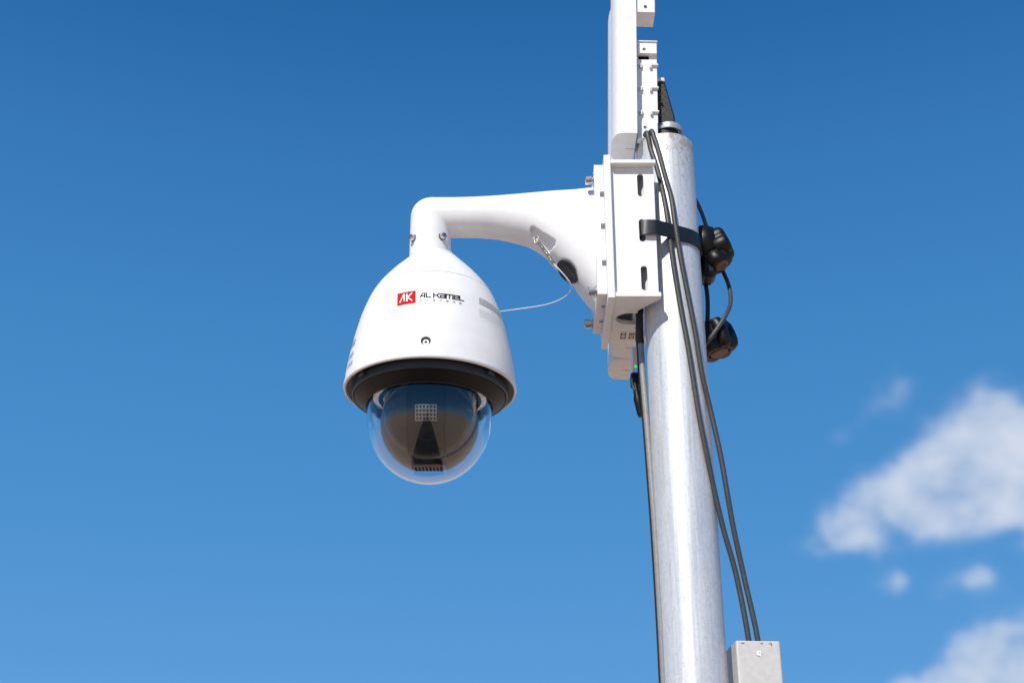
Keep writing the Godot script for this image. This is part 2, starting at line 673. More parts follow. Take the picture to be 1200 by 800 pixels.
	var logo := part("logo", s, M.red, t)
	s = Soup.new()
	var ak := [[1.0, [[[0.0, 0.0], [0.42, 1.0], [0.50, 1.0], [0.50, 0.12]]]], [1.0, [[[-0.20, 0.98], [-0.20, 0.02]], [[0.34, 1.0], [-0.13, 0.47], [0.36, 0.0]]]]]
	s.strokes(lettering(ak, Vector2(-0.0352, 2.3573), 0.0115, deg_to_rad(3.0)), 0.0016, body_at, 0.00035)
	part("letters", s, M.print_white, logo)
	s = Soup.new()
	var name := [[1.22, [[[0.0, 0.0], [0.5, 0.98], [0.88, 0.98], [0.88, 0.0]], [[0.30, 0.34], [0.86, 0.34]]]],
		[1.35, [[[0.0, 1.0], [0.0, 0.05], [0.78, 0.05]]]],
		[1.24, [[[0.0, 1.0], [0.0, 0.0]], [[1.0, 1.0], [0.62, 0.52], [0.05, 0.52]], [[0.62, 0.52], [1.0, 0.0]]]],
		[1.12, [[[0.05, 0.95], [0.88, 0.95], [0.88, 0.05], [0.02, 0.05], [0.02, 0.5], [0.84, 0.5]]]],
		[1.52, [[[0.0, 0.0], [0.0, 0.95], [1.26, 0.95], [1.26, 0.0]], [[0.63, 0.92], [0.63, 0.0]]]],
		[1.12, [[[0.86, 0.05], [0.02, 0.05], [0.02, 0.95], [0.86, 0.95], [0.86, 0.5], [0.06, 0.5]]]],
		[1.0, [[[0.0, 1.0], [0.0, 0.05], [0.80, 0.05]]]]]
	s.strokes(lettering(name, Vector2(-0.0098, 2.3618), 0.0066), 0.00148, body_at, 0.0002)
	part("company_name", s, M.print_black, t)
	s = Soup.new()
	var es := [[1.0, 1.0], [0.0, 1.0], [0.0, 0.5], [1.0, 0.5], [1.0, 0.0], [0.0, 0.0]]
	var gap := 3.45
	var sys := [[gap, [es]], [gap, [[[0.0, 1.0], [0.5, 0.5], [1.0, 1.0]], [[0.5, 0.5], [0.5, 0.0]]]], [gap, [es]], [gap, [[[0.0, 1.0], [1.0, 1.0]], [[0.5, 1.0], [0.5, 0.0]]]],
		[gap, [[[1.0, 1.0], [0.0, 1.0], [0.0, 0.0], [1.0, 0.0]], [[0.0, 0.5], [0.8, 0.5]]]], [gap, [[[0.0, 0.0], [0.0, 1.0], [0.5, 0.4], [1.0, 1.0], [1.0, 0.0]]]], [gap, [es]]]
	s.strokes(lettering(sys, Vector2(-0.0098, 2.3562), 0.0024), 0.0006, body_at, 0.0002)
	part("second_line", s, M.print_grey, t)
	# rating sticker on the right flank
	s = Soup.new().patch(Rect2(0.0690, 2.3650, 0.052, 0.011), 20, 6, body_at, 0.00015)
	var st := part("rating_sticker", s, M.sticker, t)
	s = Soup.new()
	var rng := RandomNumberGenerator.new()
	rng.seed = 4
	var lines := []
	for row in 3:
		var x := 0.071
		while x < 0.116:
			var l := rng.randf_range(0.002, 0.006)
			lines.append(PackedVector2Array([Vector2(x, 2.3735 - row * 0.0031), Vector2(minf(x + l, 0.119), 2.3735 - row * 0.0031)]))
			x += l + 0.0022
	s.strokes(lines, 0.0007, body_at, 0.0003)
	part("small_print", s, M.print_white, st)
	s = Soup.new()
	lines = []
	for row in 6:
		var x := 0.092 if row == 0 else 0.0685
		var yy := 2.3605 - row * 0.0028 - (0.002 if row else 0.0)
		while x < 0.117:
			var l := rng.randf_range(0.0015, 0.005)
			lines.append(PackedVector2Array([Vector2(x, yy), Vector2(x + l, yy)]))
			x += l + 0.0018
	s.strokes(lines, 0.0007, body_at, 0.0002)
	part("flank_print", s, M.print_pale, t)
	# worn marking on the left flank
	s = Soup.new()
	lines = []
	for blk in [[2.318, 2.330, 4], [2.300, 2.309, 3], [2.288, 2.295, 2]]:
		for row in int(blk[2]):
			var yy: float = lerpf(blk[1], blk[0], float(row) / blk[2])
			var x := -0.134
			while x < -0.117:
				var l := rng.randf_range(0.002, 0.005)
				lines.append(PackedVector2Array([Vector2(x, yy), Vector2(x + l, yy)]))
				x += l + 0.002
	s.strokes(lines, 0.0012, body_at, 0.0002)
	part("flank_marking", s, M.print_blue, t)
	# dark inside of the rim
	s = Soup.new().lathe(PackedVector2Array([Vector2(0.1062, 0.0018), Vector2(0.1042, 0.034), Vector2(0.0, 0.034)]), 96, Vector3(CX, RIM, AZ))
	s.flip_from(0)
	part("rim_lining", s, M.black_satin, t)
	# black bezel: outer wall, dished ring, lip round the dome
	s = Soup.new().lathe(PackedVector2Array([Vector2(0.0960, 0.020), Vector2(0.0960, -0.0072), Vector2(0.0958, -0.0086), Vector2(0.0800, -0.0192), Vector2(0.0788, -0.0193),
		Vector2(0.0784, -0.0180), Vector2(0.0790, -0.0120), Vector2(0.0800, 0.020)]), 120, Vector3(CX, RIM, AZ), Vector3.UP, true)
	var bez := part("bezel", s, M.bezel, t)
	s = Soup.new().lathe(PackedVector2Array([Vector2(0.0963, 0.026), Vector2(0.0990, 0.024), Vector2(0.0994, -0.0062), Vector2(0.0988, -0.0082), Vector2(0.0974, -0.0088), Vector2(0.0963, -0.0080)]), 120, Vector3(CX, RIM, AZ), Vector3.UP, true)
	part("bezel_wall", s, M.bezel_grey, bez)
	s = Soup.new().lathe(PackedVector2Array([Vector2(0.0786, -0.0198), Vector2(0.0803, -0.0204), Vector2(0.0816, -0.0190), Vector2(0.0800, -0.0180)]), 120, Vector3(CX, RIM, AZ), Vector3.UP, true)
	part("seal", s, M.rubber, bez)
	for deg in [-53.0, 50.0, 172.0]:
		var d := Vector3(sin(deg_to_rad(deg)), 0, cos(deg_to_rad(deg)))
		var b := Basis(Vector3.UP.cross(d), Vector3.UP, d)
		s = Soup.new().box(Vector3.ZERO, Vector3(0.011, 0.018, 0.006), 0.001)
		s.move(Transform3D(b, Vector3(CX, RIM + 0.005, AZ) + d * 0.1010))
		var clip := part("clip", s, M.bezel_grey, t)
		s = Soup.new().lathe(PackedVector2Array([Vector2(0, 0), Vector2(0.0034, 0), Vector2(0.0034, 0.0014), Vector2(0.0028, 0.0022), Vector2(0.0013, 0.0022), Vector2(0.001, 0.0012), Vector2(0, 0.0012)]), 16,
			Vector3(CX, RIM + 0.0095, AZ) + d * 0.1035, d + Vector3(0, -0.7, 0))
		part("screw", s, M.steel, clip)
	# clear dome, 2 mm thick
	s = Soup.new()
	var dome := PackedVector2Array()
	var cy := 2.2336 - RIM
	for i in 49:
		var a := lerpf(-0.37, PI / 2.0, i / 48.0)
		dome.append(Vector2(0.0784 * (cos(a) if a > 0.0 else 1.0), cy - 0.0784 * sin(a)))
	for i in 49:
		var a := lerpf(PI / 2.0, -0.37, i / 48.0)
		dome.append(Vector2(0.0760 * (cos(a) if a > 0.0 else 1.0), cy - 0.0760 * sin(a)))
	dome.append(dome[0])
	s.lathe(dome, 120, Vector3(CX, RIM, AZ))
	part("dome", s, M.glass, t)
	# turntable with ribs above the ball
	s = Soup.new()
	var teeth := []
	for lev in [[0.064, 0.030], [0.070, 0.030], [0.070, -0.0085], [0.067, -0.0105], [0.030, -0.0105]]:
		var loop := PackedVector3Array()
		for j in 96:
			var a := TAU * j / 96
			var r: float = lev[0] - (0.0016 if j % 4 < 2 and lev[0] > 0.065 else 0.0)
			loop.append(Vector3(CX + sin(a) * r, RIM + lev[1], AZ + cos(a) * r))
		teeth.append(loop)
	s.loft(teeth)
	part("turntable", s, M.turntable, t)
	# ball with the flat dark window that looks down to the street
	# two cheeks of the outer ball with a slot between them
	var c := Vector3(CX, 2.2345, -1.6080)
	var fx := Vector3.RIGHT
	s = Soup.new().lathe(PackedVector2Array([Vector2(0.0, -0.0195), Vector2(0.0520, -0.0195), Vector2(0.0520, 0.0195), Vector2(0.0, 0.0195)]), 64, c, fx)
	var ball := part("camera_ball", s, M.ball, t)
	for sd in [-1, 1]:
		s = Soup.new()
		prof = PackedVector2Array([Vector2(0.0, 0.0208), Vector2(0.0582, 0.0208)])
		for i in 25:
			var a := lerpf(asin(0.0214 / 0.0625), PI / 2.0, i / 24.0)
			prof.append(Vector2(0.0625 * cos(a), 0.0625 * sin(a)))
		s.lathe(prof, 96, c, Vector3(sd, 0, 0))
		part("cheek", s, M.ball_edge, ball)
	# dark glossy front that looks out between them, with a bright rim
	var cf := Vector3(CX, 2.2362, -1.5828)
	var n := Vector3(0, -0.34, 0.94).normalized()
	s = Soup.new()
	prof = PackedVector2Array()
	for i in 33:
		var a := lerpf(-0.10, PI / 2.0, i / 32.0)
		prof.append(Vector2(0.0560 * cos(a), 0.0560 * sin(a)))
	prof.append(Vector2(0.0560 * cos(-0.10), -0.012))
	s.lathe(prof, 96, cf, n, false)
	var front := part("window", s, M.window, ball)
	s = Soup.new().lathe(PackedVector2Array([Vector2(0.0559, -0.0062), Vector2(0.0577, -0.0056), Vector2(0.0582, -0.0030), Vector2(0.0575, -0.0008), Vector2(0.0559, -0.0002)]), 120, cf, n, true)
	part("rim", s, M.ball_rim, front)
	# middle strip of the window, a little proud
	var strip := func(q: Vector2, lift: float) -> Vector3:
		# q: metres across and up from the middle of the front
		var up := Vector3(0, 0.94, 0.34).normalized()
		var e := Vector3(q.x, 0, 0) + n * sqrt(maxf(0.0, 0.0560 * 0.0560 - q.x * q.x)) * cos(q.y / 0.0560) + up * sqrt(maxf(0.0, 0.0560 * 0.0560 - q.x * q.x)) * sin(q.y / 0.0560)
		return cf + e * (1.0 + lift / 0.0560)
	s = Soup.new().patch(Rect2(-0.0222, -0.083, 0.0444, 0.166), 10, 40, strip, 0.0006)
	part("strip", s, M.strip, front)
	# pierced plates: one in the strip, one at the foot of the slot
	s = Soup.new().patch(Rect2(-0.0128, -0.0085, 0.0256, 0.0200), 12, 10, strip, 0.0012)
	var plate := part("vent_plate", s, M.vent, front)
	s = Soup.new()
	for j in 4:
		for i in 6:
			var q := Vector2((i - 2.5) * 0.0041, -0.0055 + j * 0.0047)
			s.lathe(PackedVector2Array([Vector2(0, 0), Vector2(0.00135, 0), Vector2(0.00135, 0.0003), Vector2(0, 0.0003)]), 10, strip.call(q, 0.0012), (strip.call(q, 1.0) - strip.call(q, 0.0)).normalized())
	part("vent_holes", s, M.hole, plate).set_meta("kind", "stuff")
	# dark reflection in the dome painted as a black patch, optics added
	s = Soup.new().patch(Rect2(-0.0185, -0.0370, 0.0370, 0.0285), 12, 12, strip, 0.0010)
	var reflection := part("dark_reflection", s, M.hole, front)
	var lens_at: Vector3 = strip.call(Vector2(0.001, -0.0225), 0.0006)
	var lens_n := (lens_at - cf).normalized()
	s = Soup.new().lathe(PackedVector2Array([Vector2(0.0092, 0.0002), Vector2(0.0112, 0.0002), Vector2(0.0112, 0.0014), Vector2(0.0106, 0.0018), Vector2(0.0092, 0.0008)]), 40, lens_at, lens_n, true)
	part("added_lens_ring", s, M.strip, reflection)
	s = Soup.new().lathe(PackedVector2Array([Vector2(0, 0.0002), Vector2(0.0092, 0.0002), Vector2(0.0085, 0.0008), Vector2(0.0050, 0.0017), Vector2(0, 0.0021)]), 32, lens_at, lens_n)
	part("added_lens", s, M.strip, reflection)
	# edges of the strip
	for sd in [-1, 1]:
		var edge := PackedVector3Array()
		for i in 33:
			edge.append(strip.call(Vector2(0.0224 * sd, lerpf(-0.080, 0.080, i / 32.0)), 0.0006))
		s = Soup.new().tube(edge, 0.0008, 6)
		part("strip_edge", s, M.hole, front)
	var rings2 := []
	for j in 17:
		var a := deg_to_rad(-126.0 + 44.0 * j / 16.0)
		var d := Vector3(0, sin(a), cos(a))
		var row := PackedVector3Array()
		for e in [[0.0588, -1], [0.0588, 1], [0.0565, 1], [0.0565, -1]]:
			row.append(c + d * e[0] + fx * 0.0185 * e[1])
		rings2.append(row)
	s = Soup.new().loft(rings2)
	plate = part("vent_plate", s, M.vent_dark, ball)
	var bores := Soup.new()
	for j in 8:
		var a := deg_to_rad(-123.5 + 5.2 * j)
		var d := Vector3(0, sin(a), cos(a))
		for i in 8:
			bores.lathe(PackedVector2Array([Vector2(0, 0), Vector2(0.0016, 0), Vector2(0.0016, 0.0004), Vector2(0, 0.0004)]), 8, c + d * 0.0588 + fx * (i - 3.5) * 0.0045, d)
	part("vent_holes", bores, M.hole, plate).set_meta("kind", "stuff")


# ---------------------------------------------------------------- arm
var arm_t := [[-0.081, 2.5304, 0.0276, 0.0275, 2.0], [-0.05, 2.5308, 0.0282, 0.0278, 2.0], [-0.023, 2.5306, 0.0300, 0.029, 2.0], [0.0, 2.5290, 0.0334, 0.0305, 2.05], [0.0275, 2.5252, 0.0390, 0.0335, 2.2], [0.0575, 2.5124, 0.0540, 0.0375, 2.4], [0.083, 2.4970, 0.0706, 0.042, 2.5], [0.115, 2.4790, 0.0905, 0.0465, 2.8]]

var arm_lut := PackedFloat32Array()


func arm_field(p: Vector3) -> float:
	# p relative to the plane of the two axes: z is 0 there
	var rx := p.x + 0.1094
	var dv := Vector2(rx, p.z).length() - 0.0274
	if p.y > 2.5304:
		dv = Vector3(rx, p.y - 2.5304, p.z).length() - 0.0274
	dv = maxf(dv, 2.4655 - p.y)
	if arm_lut.is_empty():
		for i in 81:
			for c in 4:
				var col := []
				for row in arm_t:
					col.append([row[0], row[c + 1]])
				arm_lut.append(table(col, -0.081 + 0.196 * i / 80.0))
	var at := clampf((p.x + 0.081) / 0.196 * 80.0, 0.0, 79.999)
	var i4 := int(at) * 4
	var w := at - floorf(at)
	var yc := lerpf(arm_lut[i4], arm_lut[i4 + 4], w)
	var hy := lerpf(arm_lut[i4 + 1], arm_lut[i4 + 5], w)
	var hz := lerpf(arm_lut[i4 + 2], arm_lut[i4 + 6], w)
	var e := lerpf(arm_lut[i4 + 3], arm_lut[i4 + 7], w)
	var k := pow(pow(absf(p.y - yc) / hy, e) + pow(absf(p.z) / hz, e), 1.0 / e)
	var dh := (k - 1.0) * minf(hy, hz) * 0.9
	dh = maxf(dh, maxf(-0.1094 - p.x, p.x - 0.1145))
	var h := maxf(0.0010 - absf(dv - dh), 0.0)
	var d := minf(dv, dh) - h * h * 0.25 / 0.0010
	# scoops for the cable and for reaching the bolts, alike on both sides
	var q := Vector3(p.x, p.y, absf(p.z))
	var tri := Vector2(q.x, q.y)
	var e1 := (tri - Vector2(0.0225, 2.5065)).dot(Vector2(0.626, 0.780))
	var e2 := (tri - Vector2(0.0345, 2.4625)).dot(Vector2(0.440, -0.898))
	var e3 := (tri - Vector2(0.0225, 2.5065)).dot(Vector2(-0.965, -0.263))
	var big := maxf(e1, maxf(e2, e3))
	var round_in := 0.006
	var cut := Vector3(maxf(e1 + round_in, 0.0), maxf(e2 + round_in, 0.0), maxf(e3 + round_in, 0.0)).length() - round_in if big > -round_in else big
	var pocket := maxf(cut, 0.0070 + (q.y - 2.465) * 0.35 - q.z)
	d = maxf(d, -pocket)
	d = scoop(d, q - Vector3(0.0615, 2.4290, 0.032), Vector3(0.0240, 0.0310, 0.042), 0.55)
	d = scoop(d, q - Vector3(0.1040, 2.3960, 0.050), Vector3(0.019, 0.0150, 0.034), -0.55)
	return d


func scoop(d: float, q: Vector3, r: Vector3, turn: float) -> float:
	var c := cos(turn)
	var s := sin(turn)
	var l := Vector3(q.x * c + q.y * s, -q.x * s + q.y * c, q.z)
	var e := -((l / r).length() - 1.0) * minf(r.x, minf(r.y, r.z))
	var h := maxf(0.0010 - absf(d - e), 0.0)
	return maxf(d, e) + h * h * 0.25 / 0.0010


func bolt(parent: Node3D, at: Vector3, axis: Vector3, r := 0.0062, l := 0.0115) -> void:
	var s := Soup.new().lathe(PackedVector2Array([Vector2(0.0, 0.0), Vector2(r * 1.25, 0.0), Vector2(r * 1.25, 0.0012), Vector2(r * 0.62, 0.0012), Vector2(r * 0.62, 0.003), Vector2(r, 0.003), Vector2(r, l - 0.001), Vector2(r * 0.86, l),
		Vector2(r * 0.52, l), Vector2(r * 0.50, l - 0.004), Vector2(0.0, l - 0.004)]), 24, at, axis)
	part("bolt", s, M.steel, parent)


func make_arm() -> void:
	var t := thing("mounting_arm", "white cast arm that curves out from the bracket and carries the dome camera", "arm", Vector3(0.112, 2.384, AZ))
	var s := Soup.new()
	nets(s, arm_field, Vector3(-0.142, 2.378, -0.052), Vector3(0.118, 2.592, 0.052), 0.0018)
	s.move(Transform3D(Basis.IDENTITY, Vector3(0, 0, AZ)))
	var arm := part("arm", s, M.white, t, false, 50.0)
	# flange with the open notches along its front edge
	var notches := []
	for y in [2.5316, 2.4834, 2.4294]:
		notches.append(y)
	var f := CSGBox3D.new()
	f.name = "flange"
	f.size = Vector3(0.0118, 0.1915, 0.118)
	f.material = M.white
	f.material_override = M.white
	t.add_child(f)
	f.position = Vector3(0.1145, 2.4808, AZ) - t.position
	for y in notches:
		for side in [1, -1]:
			var c := CSGBox3D.new()
			c.name = numbered("notch", f)
			c.size = Vector3(0.0056, 0.0088, 0.012)
			c.operation = CSGShape3D.OPERATION_SUBTRACTION
			c.material = M.white
			f.add_child(c, true)
			c.position = Vector3(0.0036, y - 2.4808, 0.057 * side)
	for z in [-0.022, 0.022]:
		var c := CSGBox3D.new()
		c.name = numbered("notch", f)
		c.size = Vector3(0.0056, 0.012, 0.009)
		c.operation = CSGShape3D.OPERATION_SUBTRACTION
		c.material = M.white
		f.add_child(c, true)
		c.position = Vector3(0.0036, -0.095, z)
	for y in [2.5599, 2.3946]:
		for z in [-1.552, -1.648]:
			bolt(t, Vector3(0.1087, y, z), Vector3(-1, 0, 0))
	# black plug in the cable opening
	s = Soup.new()
	var d := Vector3(-0.45, -0.35, 0.82).normalized()
	var long := Vector3(0.56, -0.83, 0.0)
	long = (long - d * long.dot(d)).normalized()
	s.lathe(PackedVector2Array([Vector2(0, -0.006), Vector2(0.0086, -0.006), Vector2(0.0102, 0.001), Vector2(0.0098, 0.003), Vector2(0.0086, 0.0034), Vector2(0.0066, 0.0020), Vector2(0.004, 0.0012), Vector2(0, 0.0010)]), 36, Vector3.ZERO, d)
	for i in s.v.size():
		s.v[i] += long * s.v[i].dot(long) * 0.85 + Vector3(0.0728, 2.4380, -1.5820)
	part("cable_plug", s, M.gloss_black, t)
	# small clamping screws round the neck
	for deg in [-50.0, 37.0, 175.0]:
		d = Vector3(sin(deg_to_rad(deg)), 0, cos(deg_to_rad(deg)))
		bolt(t, Vector3(-0.1094, 2.4885, AZ) + d * 0.0266, d, 0.0044, 0.0072)


func make_wire() -> void:
	var s := Soup.new().tube(curve([Vector3(-0.030, 2.3978, -1.622), Vector3(0.000, 2.3975, -1.612), Vector3(0.030, 2.3982, -1.604), Vector3(0.050, 2.4000, -1.598), Vector3(0.068, 2.4040, -1.588), Vector3(0.0765, 2.4082, -1.575),
		Vector3(0.0749, 2.4127, -1.564), Vector3(0.0662, 2.4235, -1.5600), Vector3(0.0531, 2.4400, -1.5610)]), 0.0008, 8)
	var t := thing("safety_wire", "thin pale safety wire looping from under the arm to the camera body", "wire", Vector3(0.0, 2.3935, -1.612))
	part("wire", s, M.wire, t)
	# twisted end and ring by which it hangs from the arm
	s = Soup.new()
	var a := Vector3(0.0350, 2.4715, -1.5625)
	var e := Vector3(0.0540, 2.4392, -1.5610)
	var d := (e - a).normalized()
	var u := d.cross(Vector3(0, 0, 1)).normalized()
	for ph in 3:
		var pts := PackedVector3Array()
		for i in 49:
			var w := i / 48.0
			var an := TAU * (w * 3.5 + ph / 3.0)
			pts.append(a.lerp(e, w) + (u * cos(an) + Vector3(0, 0, 1) * sin(an)) * 0.0017)
		s.tube(pts, 0.0010, 7)
	part("twisted_end", s, M.worn_steel, t)
	s = Soup.new()
	var ring := PackedVector3Array()
	for i in 25:
		var an := TAU * i / 24.0
		ring.append(Vector3(0.0325, 2.4755, -1.5640) + Vector3(0.0028 * cos(an), 0.0050 * sin(an), 0.0020 * cos(an)))
	s.tube(ring, 0.0011, 8)
	part("ring", s, M.worn_steel, t)


# ---------------------------------------------------------------- bracket on the pole
func plate_outline(x0: float, x1: float, zf: float, zb: float) -> PackedVector2Array:
	# (x, z) seen from above: the notch takes the pole
	return PackedVector2Array([Vector2(x0, zf), Vector2(x1, zf), Vector2(x1, zf - 0.008), Vector2(0.1655, -1.5620), Vector2(0.1615, -1.5670), Vector2(0.1615, -1.6230), Vector2(0.1655, -1.6280), Vector2(x1, zb + 0.008), Vector2(x1, zb), Vector2(x0, zb)])


func make_bracket() -> void:
	var t := thing("pole_bracket", "white steel box bracket with slotted side strapped to the pole", "bracket", Vector3(0.155, 2.3745, AZ))
	var s := Soup.new().box(Vector3(0.1250, 2.4765, -1.6015), Vector3(0.0088, 0.2110, 0.155), 0.0008)
	part("back_plate", s, M.white, t)
	s = Soup.new().prism(plate_outline(0.1296, 0.1880, -1.522, -1.678), Vector3(0, 2.5675, 0), Vector3(1, 0, 0), Vector3(0, 0, 1), Vector3(0, 0.0058, 0), 0.0006)
	part("top_plate", s, M.white, t)
	# side plates with long slots, the strap comes out of the middle one
	for z in [-1.5330, -1.6700]:
		var holes := []
		for q in [[0.1683, 2.5405, 0.0082, 0.034], [0.1679, 2.4728, 0.0082, 0.033], [0.1677, 2.4035, 0.0082, 0.035]]:
			holes.append(slot_outline(Vector2(q[0], q[1]), q[2], q[3]))
		cut_plate("side_plate", PackedVector2Array([Vector2(0.1293, 2.3800), Vector2(0.1850, 2.3800), Vector2(0.1862, 2.5673), Vector2(0.1293, 2.5673)]), holes, Transform3D(Basis.IDENTITY, Vector3(0, 0, z)), 0.003, M.white, t)
	# bottom plate with the cable slot; built lying in its own plane, then laid flat
	var out := plate_outline(0.1296, 0.1872, -1.5262, -1.6690)
	var hole := PackedVector2Array()
	for i in 17:
		var a := PI / 2.0 + PI * i / 16.0
		hole.append(Vector2(0.1515 + 0.0170 * cos(a), -1.5915 + 0.0165 * sin(a)))
	hole.append(Vector2(0.175, -1.6080)); hole.append(Vector2(0.175, -1.5750))
	var flip := PackedVector2Array()
	for p in out: flip.append(Vector2(p.x, -p.y))
	var flip_hole := PackedVector2Array()
	for p in hole: flip_hole.append(Vector2(p.x, -p.y))
	cut_plate("bottom_plate", flip, [flip_hole], Transform3D(Basis(Vector3(1, 0, 0), -PI / 2.0), Vector3(0, 2.3802, 0)), 0.0058, M.white, t)
	# folded saddle that closes the box behind the slots
	s = Soup.new()
	var fold := [Vector2(0.1835, -1.5375), Vector2(0.1590, -1.5600), Vector2(0.1590, -1.6280), Vector2(0.1835, -1.6620)]
	for i in 3:
		var a: Vector2 = fold[i]
		var b: Vector2 = fold[i + 1]
		var m := (a + b) / 2.0
		var bas := Basis(Vector3.UP, -(b - a).angle())
		var piece := Soup.new().box(Vector3.ZERO, Vector3(a.distance_to(b), 0.185, 0.0022), 0.0005).move(Transform3D(bas, Vector3(m.x, 2.4740, m.y)))
		part("saddle_plate", piece, M.white, t)
	# two small paper labels under the bottom plate, the second half behind the cable
	for lab in [[0.1480, [[0.0, 0.62, true]], "three"], [0.1592, [], "zero"]]:
		var cx: float = lab[0]
		s = Soup.new().box(Vector3(cx, 2.3742, -1.6425), Vector3(0.0085, 0.0003, 0.0235), 0.0001)
		var l := part("label", s, M.paper, t)
		var at := func(q: Vector2, lift: float) -> Vector3: return Vector3(cx + q.x, 2.37405 - lift, -1.6425 + q.y)
		var three := [[-0.5, 0.42], [-0.5, -0.42], [0.0, -0.42], [0.0, 0.1], [0.0, -0.42], [0.5, -0.42], [0.5, 0.42]]
		var zero := [[-0.5, -0.4], [0.5, -0.4], [0.5, 0.4], [-0.5, 0.4], [-0.5, -0.4]]
		var eight := [[-0.5, -0.4], [0.5, -0.4], [0.5, 0.4], [-0.5, 0.4], [-0.5, -0.4], [0.0, -0.4], [0.0, 0.4]]
		var first: Array = three if lab[2] == "three" else zero
		var second: Array = zero if lab[2] == "three" else eight
		var strokes := []
		for pair in [[first, -0.0050], [second, 0.0050]]:
			var pl := PackedVector2Array()
			for p in pair[0]:
				pl.append(Vector2(p[0] * 0.0056, pair[1] + p[1] * 0.0068))
			strokes.append(pl)
		s = Soup.new().strokes(strokes, 0.0013, at, 0.0001)
		s.flip_from(0)
		part("number", s, M.print_black, l)


func make_strap() -> void:
	var t := thing("strap_clamp", "black strap clamp with lobed tensioner knob wrapped round the pole at the bracket", "clamp", Vector3(PX, 2.463, AZ))
	# path of the band seen from above
	var path := PackedVector2Array([Vector2(0.1655, -1.5430), Vector2(0.1662, -1.5340), Vector2(0.1680, -1.5290), Vector2(0.1710, -1.5276), Vector2(0.1760, -1.5274), Vector2(0.1830, -1.5275), Vector2(0.1872, -1.5282)])
	for i in 25:
		var a := deg_to_rad(63.0 - 117.0 * i / 24.0)
		path.append(Vector2(PX + 0.0398 * cos(a), PZ + 0.0398 * sin(a)))
	var s := Soup.new()
	var rings := []
	for i in path.size():
		var d := (path[mini(i + 1, path.size() - 1)] - path[maxi(i - 1, 0)]).normalized()
		var n := Vector2(-d.y, d.x) * 0.0011
		var h := 0.0105
		var y := 2.4745
		var p := path[i]
		rings.append(PackedVector3Array([Vector3(p.x + n.x, y - h, p.y + n.y), Vector3(p.x + n.x, y + h, p.y + n.y), Vector3(p.x - n.x, y + h, p.y - n.y), Vector3(p.x - n.x, y - h, p.y - n.y)]))
	s.loft(rings)
	part("band", s, M.strap, t)
	# tensioner: a swelling body on the pole, then a knob of lobes
	s = Soup.new()
	var ax := Vector3(1.0, -0.10, 0.10).normalized()
	s.lathe(PackedVector2Array([Vector2(0, -0.012), Vector2(0.024, -0.012), Vector2(0.0285, -0.006), Vector2(0.0295, 0.003), Vector2(0.0265, 0.012), Vector2(0.020, 0.017), Vector2(0, 0.018)]), 28, Vector3(0.2585, 2.4960, -1.618), ax)
	s.box(Vector3(0.2615, 2.4660, -1.618), Vector3(0.022, 0.046, 0.036), 0.006)
	part("tensioner_body", s, M.black_satin, t)
	s = star(Vector3(0.2800, 2.4945, -1.612), Vector3(0.86, 0.36, 0.26), 0.0230, 0.026, 4, 0.22, 0.5)
	part("knob", s, M.black_satin, t)
	s = star(Vector3(0.2755, 2.4690, -1.608), Vector3(0.42, -0.86, 0.22), 0.0185, 0.020, 3, 0.20, 0.2)
	var pl := part("pawl", s, M.black_satin, t)
	s = Soup.new().lathe(PackedVector2Array([Vector2(0, 0), Vector2(0.009, 0), Vector2(0.0095, 0.002), Vector2(0.006, 0.003), Vector2(0.005, 0.0016), Vector2(0, 0.0016)]), 20, Vector3(0.2755, 2.4690, -1.608) + Vector3(0.42, -0.86, 0.22).normalized() * 0.0085, Vector3(0.42, -0.86, 0.22))
	part("pawl_lit_recess", s, M.warm_brown, pl)  # added disc, its brown stands for warm light on the underside


func star(c: Vector3, axis: Vector3, r: float, l: float, lobes: int, depth: float, ph: float) -> Soup:
	var b := Soup.frame(axis)
	var rings := []
	for k in [[0.02, -0.5], [0.62, -0.5], [0.86, -0.44], [0.97, -0.28], [1.0, 0.0], [0.98, 0.26], [0.90, 0.42], [0.74, 0.5], [0.52, 0.5], [0.47, 0.44], [0.02, 0.42]]:
		var ring := PackedVector3Array()
		for j in 60:
			var a := TAU * j / 60
			var w := 1.0 + depth * (absf(cos(lobes * 0.5 * (a + ph))) - 0.75) * (1.0 if k[0] > 0.6 else 0.4)
			ring.append(c + (b.x * cos(a) + b.z * sin(a)) * r * k[0] * w + b.y * l * k[1])
		rings.append(ring)
	return Soup.new().loft(rings)


func make_lower_knob() -> void:
	var t := thing("hand_knob", "black lobed hand knob low on the back of the pole below the strap clamp", "knob", Vector3(0.262, 2.34, -1.625))
	part("knob", star(Vector3(0.2640, 2.3570, -1.618), Vector3(0.30, -0.95, 0.05), 0.0280, 0.043, 6, 0.30, 0.15), M.black_satin, t)
	var s := Soup.new().lathe(PackedVector2Array([Vector2(0, 0), Vector2(0.0120, 0), Vector2(0.0125, 0.0015), Vector2(0.0115, 0.003), Vector2(0, 0.003)]), 28, Vector3(0.2640, 2.3570, -1.618) + Vector3(0.30, -0.95, 0.05).normalized() * 0.0195, Vector3(0.30, -0.95, 0.05))
	part("knob_cap", s, M.warm_brown, t)
	s = Soup.new().lathe(PackedVector2Array([Vector2(0, -0.01), Vector2(0.013, -0.01), Vector2(0.013, 0.022), Vector2(0, 0.022)]), 20, Vector3(0.2420, 2.3780, -1.6330), Vector3(0.8, -0.5, 0.1))
	part("stud", s, M.black_satin, t)


